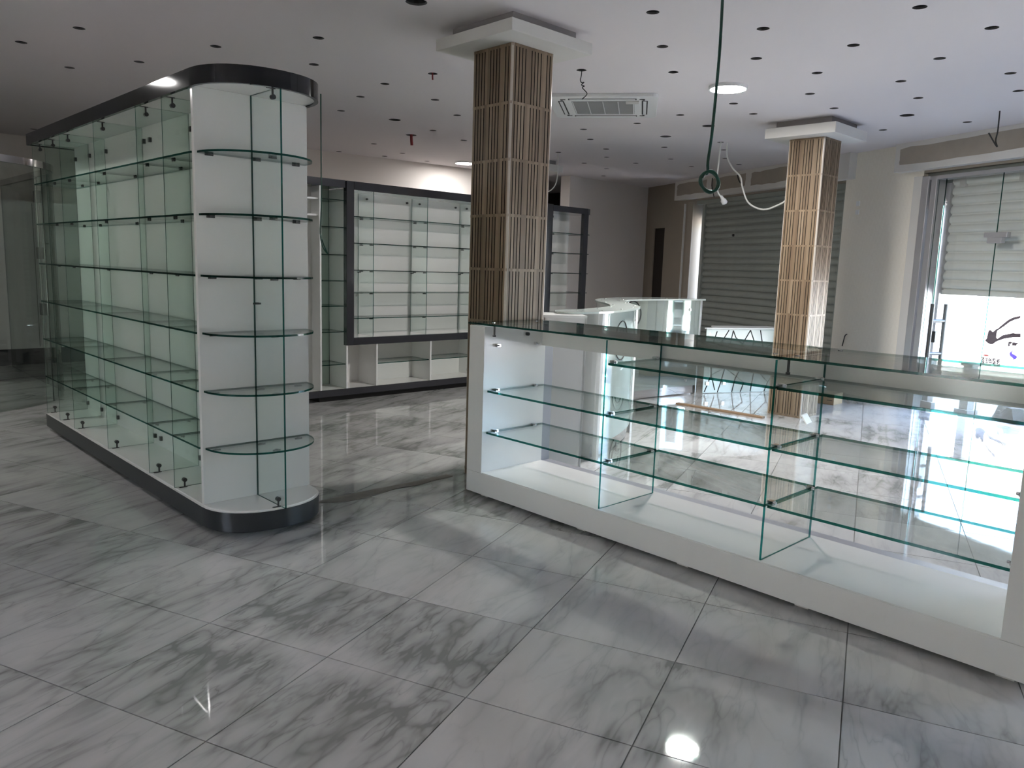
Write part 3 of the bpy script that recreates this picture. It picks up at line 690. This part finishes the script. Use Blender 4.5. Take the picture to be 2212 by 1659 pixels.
# ------------------------------------------------------------------ curved glass cabin behind the island
def cabin():
    t = thing('curved_glass_cabin', 'curved frameless glass cabin with grey rail behind the display island', 'glass partition', (1.2, 9.2, 0))
    pts = spline([(-3.3,7.35),(-2.0,7.37),(-.8,7.42),(.3,7.53),(1.0,7.70),(1.42,7.86),(1.72,8.03),(1.93,8.25),(2.05,8.50),(2.10,8.80)], 5)
    path = [tuple(p) for p in pts]; st = [(2.10,8.82),(2.10,9.31)], [(2.10,9.32),(2.10,10.95)]
    k = [0, 12, 24, 34, len(path)-1]
    for a, b in zip(k[:-1], k[1:]):
        m = MB(); P = path[a:b+1]; Q = offset(P, .01); n = len(P)
        for z0, z1 in ((.004, 2.15),):
            for i in range(n-1):
                m.face([(*P[i],z0),(*P[i+1],z0),(*P[i+1],z1),(*P[i],z1)], 0); m.face([(*Q[i+1],z0),(*Q[i],z0),(*Q[i],z1),(*Q[i+1],z1)], 0)
            m.face([(*P[0],z0),(*P[0],z1),(*Q[0],z1),(*Q[0],z0)], 1); m.face([(*P[-1],z0),(*Q[-1],z0),(*Q[-1],z1),(*P[-1],z1)], 1)
        m.build('curved_pane', [M['glass_dim'], M['edge']], t, smooth=True)
    full = path + [(2.10, 9.3), (2.10, 10.95)]
    MB().ribbon(offset(full, -.014), .04, 2.145, 2.205).build('top_rail', M['mirror'], t, smooth=True)
    MB().box(2.085, 8.80, 0, 2.125, 8.86, 2.15).build('dark_band_post', M['char_base'], t)  # dark post added in place of the curved glass seen edge-on
    dr = MB().pane(2.095, 8.875, .01, 2.105, 9.29, 2.14).build('glass_door', [M['glass_dim'], M['edge']], t)
    MB().pane(2.095, 9.31, .004, 2.105, 10.95, 2.145).build('side_pane', [M['glass_dim'], M['edge']], t)
    for z in (1.957, 1.383, .801): MB().box(2.075, 9.24, z-.06, 2.125, 9.36, z+.06).build('hinge', M['steel'], dr)
    h = MB(); h.cyl((2.06,8.95,.76),(2.06,8.95,1.62),.012,10).cyl((2.06,8.95,.9),(2.095,8.95,.9),.008,8).cyl((2.06,8.95,1.48),(2.095,8.95,1.48),.008,8); h.build('pull_handle', M['chrome'], dr, smooth=True)
cabin()
lc = thing('low_cabinet', 'white floor cabinet with dark plinth behind the curved glass cabin', 'cabinet', (2.4, 11.3, 0))
MB().box(.2, 11.12, 0, 3.3, 11.46, .20).build('plinth', M['char_base'], lc); MB().box(.2, 11.10, .20, 3.3, 11.46, 2.0).build('carcass', M['white'], lc)
for x in (.98, 1.75, 2.52): MB().box(x-.004, 11.096, .22, x+.004, 11.101, 1.98).build('door_gap', M['char_base'], lc)

# ------------------------------------------------------------------ S-shaped counter
def s_counter():
    lo = [(4.06,3.79),(4.0,3.68),(4.13,3.59),(4.34,3.58),(4.62,3.65),(4.95,3.78),(5.30,3.97),(5.62,4.29),(5.94,4.62),(6.18,4.84),(6.45,4.97),(6.76,5.01),(7.2,4.99),(7.76,4.90)]
    up = [(4.12,3.85),(4.41,3.88),(4.69,3.96),(4.99,4.08),(5.17,4.19),(5.35,4.35),(5.56,4.58),(5.77,4.84),(5.95,5.02),(6.18,5.18),(6.46,5.33),(6.88,5.44),(7.2,5.45),(7.66,5.31),(7.99,5.06)]
    t = thing('s_shaped_counter', 'serpentine glass counter with mirrored front and white glass top', 'counter', (6.0, 4.75, 0))
    L = [tuple(p) for p in spline(lo, 5)]; U = [tuple(p) for p in spline(up, 5)]
    MB().prism(L + U[::-1], 1.085, 1.10).build('glass_top', M['frost_top'], t)
    fr = [tuple(p) for p in spline([(4.36,3.615),(4.62,3.685),(4.93,3.81),(5.27,4.0),(5.59,4.32),(5.91,4.65),(6.15,4.875),(6.43,5.005),(6.76,5.045),(7.2,5.025),(7.72,4.94)], 8)]
    bk = [tuple(p) for p in spline([(4.40,3.84),(4.69,3.92),(4.97,4.04),(5.15,4.15),(5.33,4.31),(5.54,4.54),(5.75,4.80),(5.93,4.98),(6.18,5.14),(6.46,5.29),(6.88,5.40),(7.2,5.41),(7.64,5.27),(7.93,5.06)], 8)]
    cuts = [0, 26, 33, 53, 66, len(fr)-1]
    for a, b in zip(cuts[:-1], cuts[1:]):
        P = fr[a:b+1]; MB().ribbon(P, .010, .105, 1.083).build('glass_panel', M['frost_light'] if a == 0 else M['frost'], t, smooth=True)
    ks = [tuple(p) for p in offset(fr, .02)]; MB().ribbon(ks, .02, .012, .103).build('skirting', M['mirror'], t, smooth=True)
    MB().ribbon(bk, -.015, .105, 1.083).build('rear_panel', M['white'], t, smooth=True)
    MB().prism([fr[0], offset(fr,.02)[0], bk[0], (bk[0][0]-.02, bk[0][1])], .0, 1.083).build('end_panel', M['plastic'], t)
    MB().prism([fr[-1], (fr[-1][0]+.02, fr[-1][1]+.004), (bk[-1][0]+.02, bk[-1][1]), bk[-1]], .0, 1.083).build('end_panel', M['plastic'], t)
    for i in (0, 26):
        p = offset(fr, -.012)[i]; MB().box(p[0]-.014, p[1]-.014, 0, p[0]+.014, p[1]+.014, 1.083).build('edge_post', M['plastic'], t)
    for i, z in ((2, .98), (2, .25), (25, .98), (52, .98), (54, .98), (52,.2), (len(fr)-4, .98), (len(fr)-4, .17)):
        p = Vector(fr[i]); q = Vector(offset(fr, -.008)[i]); MB().cyl((p.x,p.y,z),(q.x,q.y,z),.016,12).build('bolt', M['chrome'], t)
    ctr = [((a[0]+b[0])/2, (a[1]+b[1])/2) for a, b in zip(spline(lo[2:], 4), spline(up[1:], 4))]
    for i in range(2, len(ctr)-2, 5):
        for d in (-.09, .09): inst('top_bolt', BOLT, (ctr[i][0]+d*.6, ctr[i][1]+d*.8*(-1), 1.10), t)
    # oval emblem with a G-like stroke, printed on the curved panels
    def emblem(i0, zc, w, h):
        off = offset(fr, -.004); acc = [0]
        for a, b in zip(off[:-1], off[1:]): acc.append(acc[-1] + (Vector(b)-Vector(a)).length)
        def at(u):
            s_ = acc[i0] + u
            for k in range(len(acc)-1):
                if acc[k] <= s_ <= acc[k+1]:
                    f = (s_-acc[k])/(acc[k+1]-acc[k]); return (off[k][0]+(off[k+1][0]-off[k][0])*f, off[k][1]+(off[k+1][1]-off[k][1])*f)
            return off[-1]
        m = MB()
        m.tube([(*at(w*math.cos(a)), zc+h*math.sin(a)) for a in [2*PI*k/28 for k in range(29)]], .0045, 5)
        m.tube([(*at(-.1*w+.55*w*math.cos(a)), zc+.05*h+.55*h*math.sin(a)) for a in [PI*.1+PI*1.6*k/18 for k in range(19)]], .0045, 5)
        m.tube([(*at(-.65*w+1.2*w*k/6), zc-.22*h-.02*math.sin(k)) for k in range(7)], .006, 5)
        m.tube([(*at(-.1*w), zc-.2*h-.5*h*k/3) for k in range(4)], .004, 5)
        m.build('emblem', M['cable_dark'], t)
    emblem(12, .86, .16, .15); emblem(60, .94, .16, .14)
s_counter()

# white cabinet back between the counter and the serpentine counter
cb = thing('white_cabinet', 'plain white cabinet standing behind the glass counter beside the nearest column', 'cabinet', (3.95, 3.65, 0))
d = Vector((.799,-.601)); n = Vector((.601,.799)); c0 = Vector((4.045,3.475))
def cbox(a, b, o0, o1, z0, z1): p = [c0+d*a+n*o0, c0+d*b+n*o0, c0+d*b+n*o1, c0+d*a+n*o1]; return MB().hexa([(*q,z0) for q in p]+[(*q,z1) for q in p])
cbox(-.29,-.004,0,.018,.02,1.065).build('side_panel', M['white'], cb); cbox(-.30,0.0,-.004,.30,1.065,1.083).build('top_board', M['white_edge'], cb)
cbox(-.022,0,.0,.29,0,1.065).build('front_panel', M['white_edge'], cb); cbox(-.29,-.022,.272,.29,.02,1.065).build('side_panel', M['white'], cb); cbox(-.29,-.022,0.02,.27,0,.06).build('plinth', M['plinth'], cb)

# low counter whose front carries a cracked-line pattern
def crack():
    a = Vector((7.835,4.905)); b = Vector((8.80,4.47)); u = (b-a).normalized(); n = Vector((u.y,-u.x)); ln = (b-a).length
    t = thing('low_cracked_counter', 'low pale counter with black crack-line pattern behind the far column', 'counter', (*((a+b)/2), 0))
    def bx(s0,s1,o0,o1,z0,z1): p=[a+u*s0+n*o1,a+u*s1+n*o1,a+u*s1+n*o0,a+u*s0+n*o0]; return MB().hexa([(*q,z0) for q in p]+[(*q,z1) for q in p])
    bx(.27,ln,-.30,-.012,.0,.755).build('carcass', M['white'], t); bx(.0,ln,-.012,0,.005,.752).build('glass_front', M['frost_pale'], t)
    bx(-.01,.27,-.03,.012,.755,.772).build('top_board', M['plastic'], t); bx(.27,ln+.01,-.32,.012,.755,.772).build('top_board', M['plastic'], t)
    W, H = ln, .745
    segs = [((0.02,.02),(.10,.22)),((.10,.22),(.28,.30)),((.28,.30),(.36,.74)),((.10,.22),(.06,.50)),((.06,.50),(.14,.73)),((.06,.50),(.22,.62)),((.22,.62),(.30,.745)),
            ((.28,.30),(.44,.20)),((.44,.20),(.40,.01)),((.44,.20),(.56,.36)),((.56,.36),(.50,.58)),((.50,.58),(.40,.66)),((.40,.66),(.36,.74)),((.50,.58),(.60,.745)),((.56,.36),(.70,.30)),((.70,.30),(.66,.01)),((.70,.30),(.80,.52)),((.80,.52),(.74,.745)),((.80,.52),(.96,.60)),((.70,.30),(.90,.12)),((.90,.12),(.86,.0)),((.90,.12),(1.04,.30)),((.20,.01),(.24,.14)),((.24,.14),(.28,.30)),((.52,.01),(.56,.12)),((.56,.12),(.44,.20)),((.14,.40),(.22,.62)),((.36,.48),(.50,.58)),((.62,.45),(.56,.36)),((.62,.45),(.66,.62)),((.66,.62),(.60,.745)),((.90,.40),(.80,.52)),((.16,.04),(.10,.22))]
    m = MB()
    for (x0,z0),(x1,z1) in segs:
        x0, x1 = min(x0,W-.005), min(x1,W-.005); z0, z1 = max(z0,.008), max(z1,.008)
        p = a+u*x0+n*.001; q = a+u*x1+n*.001; m.tube([(*p,z0),(*q,z1)], .0065, 4)
    m.build('crack_pattern', M['cable_dark'], t, kind='stuff')
    for x in (.03, .26): bx(x,x+.035,.001,.018,.10,.14).build('hinge', M['chrome'], t)
    p = a+u*.04; MB().cyl((*p,.70),(*(p+n*.008),.70),.014,12).build('bolt', M['chrome'], t)
crack()

# ------------------------------------------------------------------ loose things on the floor
ct = thing('carton', 'small taped brown carton on the floor beyond the far column', 'box', (8.50,3.69,0))
MB().box(8.40,3.60,0,8.62,3.79,.125).build('body', M['card'], ct, bevel=.004)
for z in (.045,.08): MB().box(8.399,3.62,z,8.4005,3.68,z+.006).build('tape', M['tape'], ct)
tag(MB().hexa([(6.93,4.66,.0005),(6.985,4.66,.0005),(7.03,3.68,.0005),(6.975,3.68,.0005),(6.93,4.66,.018),(6.985,4.66,.018),(7.03,3.68,.018),(6.975,3.68,.018)]).build('wood_strip', M['wood'], bevel=.002), 'thin bare wood strip lying on the tiles near the far column', 'wood strip')
tag(MB().hexa([(7.08,3.27,.001),(7.23,3.29,.001),(7.23,3.305,.001),(7.08,3.285,.001),(7.13,3.35,.07),(7.28,3.37,.07),(7.28,3.385,.07),(7.13,3.365,.07)]).build('tile_offcut', M['pale'], bevel=.001), 'pale tile offcut leaning at the foot of the far column', 'tile')

# ------------------------------------------------------------------ ceiling fittings
def lamp(label, x, y, mt='led'):
    t = thing('ceiling_lamp', label, 'ceiling light', (x,y,CEIL)); k = 40
    c = [(x+.150*math.cos(2*PI*i/k), y+.150*math.sin(2*PI*i/k)) for i in range(k)]; d = [(x+.137*math.cos(2*PI*i/k), y+.137*math.sin(2*PI*i/k)) for i in range(k)]
    MB().ring(c, d, CEIL-.024, CEIL).build('rim', M['plastic'], t, smooth=True)
    MB().prism(d, CEIL-.022, CEIL-.005).build('diffuser', M[mt], t)
lamp('bright round lamp on the ceiling between the two front columns', 5.630, 3.485)
lamp('bright round lamp on the ceiling far behind the nearest column', 7.400, 8.784, 'led_weak')
lamp('bright round lamp on the ceiling beyond the long side of the island', .40, 6.9, 'led_weak')

def aircon():
    cx, cy, rz, h = 5.57, 4.70, math.radians(37), .47
    t = thing('ceiling_air_conditioner', 'white cassette air conditioner set in the ceiling', 'air conditioner', (cx,cy,CEIL)); u = Vector((math.cos(rz),math.sin(rz))); v = Vector((-u.y,u.x)); z = CEIL-.028
    def P(a, b, zz): q = Vector((cx,cy))+u*a+v*b; return (q.x,q.y,zz)
    def bx(a0,b0,a1,b1,z0,z1): return MB().hexa([P(a0,b0,z0),P(a1,b0,z0),P(a1,b1,z0),P(a0,b1,z0),P(a0,b0,z1),P(a1,b0,z1),P(a1,b1,z1),P(a0,b1,z1)])
    r = .06; k = [(h-r,h-r,0),(-(h-r),h-r,1),(-(h-r),-(h-r),2),(h-r,-(h-r),3)]
    pl = [P(a+r*math.cos(q*PI/2+j*PI/10), b+r*math.sin(q*PI/2+j*PI/10), 0)[:2] for a,b,q in k for j in range(6)]
    MB().prism(pl, z, CEIL).build('panel', M['plastic'], t, bevel=.004)
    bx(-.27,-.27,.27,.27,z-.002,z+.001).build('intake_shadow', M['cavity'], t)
    for i in range(28):
        x = -.262 + i*.0194; bx(x-.0022,-.27,x+.0022,.27,z-.0035,z-.001).build('grille_bar', M['plastic'], t)
    for i in range(5): y = -.262+i*.131; bx(-.27,y-.0035,.27,y+.0035,z-.004,z-.001).build('grille_rail', M['plastic'], t)
    for q in range(4):
        a = q*PI/2; ca, sa = round(math.cos(a)), round(math.sin(a))
        def lv(a0,b0,a1,b1,z0,z1):
            c = [(a0,b0),(a1,b0),(a1,b1),(a0,b1)]; c = [(x*ca-y*sa, x*sa+y*ca) for x,y in c]
            return MB().hexa([P(x,y,z0) for x,y in c]+[P(x,y,z1) for x,y in c])
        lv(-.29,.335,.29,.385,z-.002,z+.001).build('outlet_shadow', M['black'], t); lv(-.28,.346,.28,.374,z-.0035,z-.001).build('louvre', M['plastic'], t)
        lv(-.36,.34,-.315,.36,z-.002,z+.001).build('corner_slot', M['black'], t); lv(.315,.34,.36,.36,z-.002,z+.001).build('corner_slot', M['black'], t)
    bx(-.30,-.31,-.22,-.20,z-.012,z-.001).build('display_cover', M['pale'], t)
aircon()

# ------------------------------------------------------------------ hanging cables
def cable(name, label, pts, r, mt, cat='cable', k=6): return tag(MB().tube(spline(pts, k), r, 8).build(name, mt, smooth=True), label, cat)
hz = 1.868; hx, hy = 3.599, 2.298
uu = Vector((.73,-.68,0)); coil = []
for i in range(0, 33):
    a = 2*PI*i/15 + PI*.6; rr = .046 + .006*math.sin(i*.9); coil.append(Vector((hx,hy,hz)) + uu*(.0+rr*math.cos(a)) + Vector((.10*.08*math.sin(i*.4),.008*math.sin(i*.4),rr*1.05*math.sin(a))))
cable('green_hose', 'green hose hanging from the ceiling and knotted into a coil', [(hx,hy,CEIL),(hx+.004,hy-.004,2.55),(hx+.002,hy,2.3),(hx-.004,hy+.004,2.1),(hx-.012,hy+.011,1.97)] + coil, .0078, M['hose'], 'hose', 4)
cable('green_wire', 'thin green wire hanging in front of the far shelving beside the island', [(3.701,6.399,CEIL),(3.701,6.399,2.428),(3.701,6.399,1.914),(3.691,6.401,1.647),(3.707,6.385,1.523),(3.737,6.354,1.462),(3.727,6.364,1.493),(3.701,6.395,1.590)], .006, M['hose'], 'cable')
wc = thing('socket_cable', 'white cable ending in a round lamp socket, hanging from a ceiling hole', 'cable', (7.917,4.945,CEIL))
MB().tube(spline([(7.917,4.945,CEIL),(7.912,4.951,2.634),(7.907,4.956,2.449),(7.917,4.945,2.325),(7.948,4.915,2.259)],6), .009, 8).build('wire', M['cable_white'], wc, smooth=True)
MB().tube([(7.948,4.915,2.269),(7.963,4.899,2.238),(7.968,4.894,2.223),(7.984,4.879,2.192),(7.989,4.874,2.181)], [.014,.022,.034,.034,.018], 12).build('lamp_socket', M['plastic'], wc, smooth=True)
cable('white_cable', 'long white cable sagging from the ceiling to the far column', [(7.968,4.894,CEIL),(7.958,4.874,2.695),(7.896,4.750,2.552),(7.814,4.606,2.449),(7.732,4.524,2.325),(7.650,4.390,2.151),(7.567,4.164,2.068),(7.465,3.928,2.109),(7.403,3.804,2.161)], .009, M['cable_white'])
cable('grey_cable', 'thin grey cable drooping from the ceiling behind the nearest column', [(7.486,7.045,CEIL),(7.488,7.043,2.634),(7.475,7.053,2.480),(7.423,7.094,2.387),(7.351,7.156,2.356)], .007, M['pale'])
cable('curly_wire', 'short dark curly wire dangling from a ceiling hole by the air conditioner', [(4.524,4.051,2.973),(4.524,4.051,2.839),(4.519,4.056,2.793),(4.529,4.051,2.773),(4.542,4.039,2.776),(4.529,4.051,2.757),(4.545,4.036,2.749),(4.534,4.046,2.737),(4.560,4.020,2.695),(4.534,4.046,2.654)], .0035, M['cable_dark'], 'wire')
cable('forked_wire', 'dark forked wire hanging from the ceiling by the half open shutter', [(7.824,2.159,CEIL),(7.826,2.157,2.695),(7.820,2.163,2.613),(7.835,2.149,2.562),(7.814,2.169,2.593),(7.773,2.211,2.675)], .006, M['cable_dark'], 'wire')
cable('loose_wire', 'dark loose wire dangling from the plaster box over the closed shutter', [wp(2.05,.118,2.82),wp(2.06,.125,2.71),wp(2.10,.125,2.61),wp(2.13,.12,2.53)], .007, M['cable_dark'], 'wire')
cable('frayed_wire', 'second dark wire sticking out of the plaster above the closed shutter', [wp(2.66,.112,2.83),wp(2.70,.14,2.77),wp(2.75,.15,2.71),wp(2.80,.15,2.67)], .009, M['cable_dark'], 'wire')
cable('wall_wire', 'short dark wire curling out of the striped wall low down', [wp(4.86,-.01,.72),wp(4.865,.03,.70),wp(4.86,.04,.64),wp(4.84,.035,.57)], .006, M['cable_dark'], 'wire')
cable('red_stub', 'red plastic stub hanging below a wide ceiling hole over the shelving', [(5.521,7.526,2.973),(5.521,7.526,2.839),(5.526,7.521,2.747)], .016, M['red'], 'pipe stub')
cable('red_wire', 'short red wire hanging from a small ceiling hole near the nearest column', [(3.876,5.017,2.973),(3.876,5.017,2.839),(3.878,5.015,2.814)], .006, M['red'], 'wire')
for z, w in ((2.27,'upper'), (2.17,'lower')): tag(MB().wbox(4.82,4.87,0,.012,z-.03,z+.025).build('wall_box', M['plastic'], bevel=.003), w + ' of two small white boxes on the striped wall', 'switch', 'small boxes on the striped wall')

# daylight portals at the entrance and the two added windows
pm = Vector(wp((B0+B1)/2, -.30, .65)); portal(pm, (WN.x, WN.y, 0), B1-B0, 1.3)
portal((XL-.25, (LY0+LY1)/2, LZ/2), (1,0,0), LY1-LY0, LZ)
portal(Vector(wp((C0+C1)/2, -.30, CH/2)), (WN.x, WN.y, 0), (C1-C0)*WS, CH)
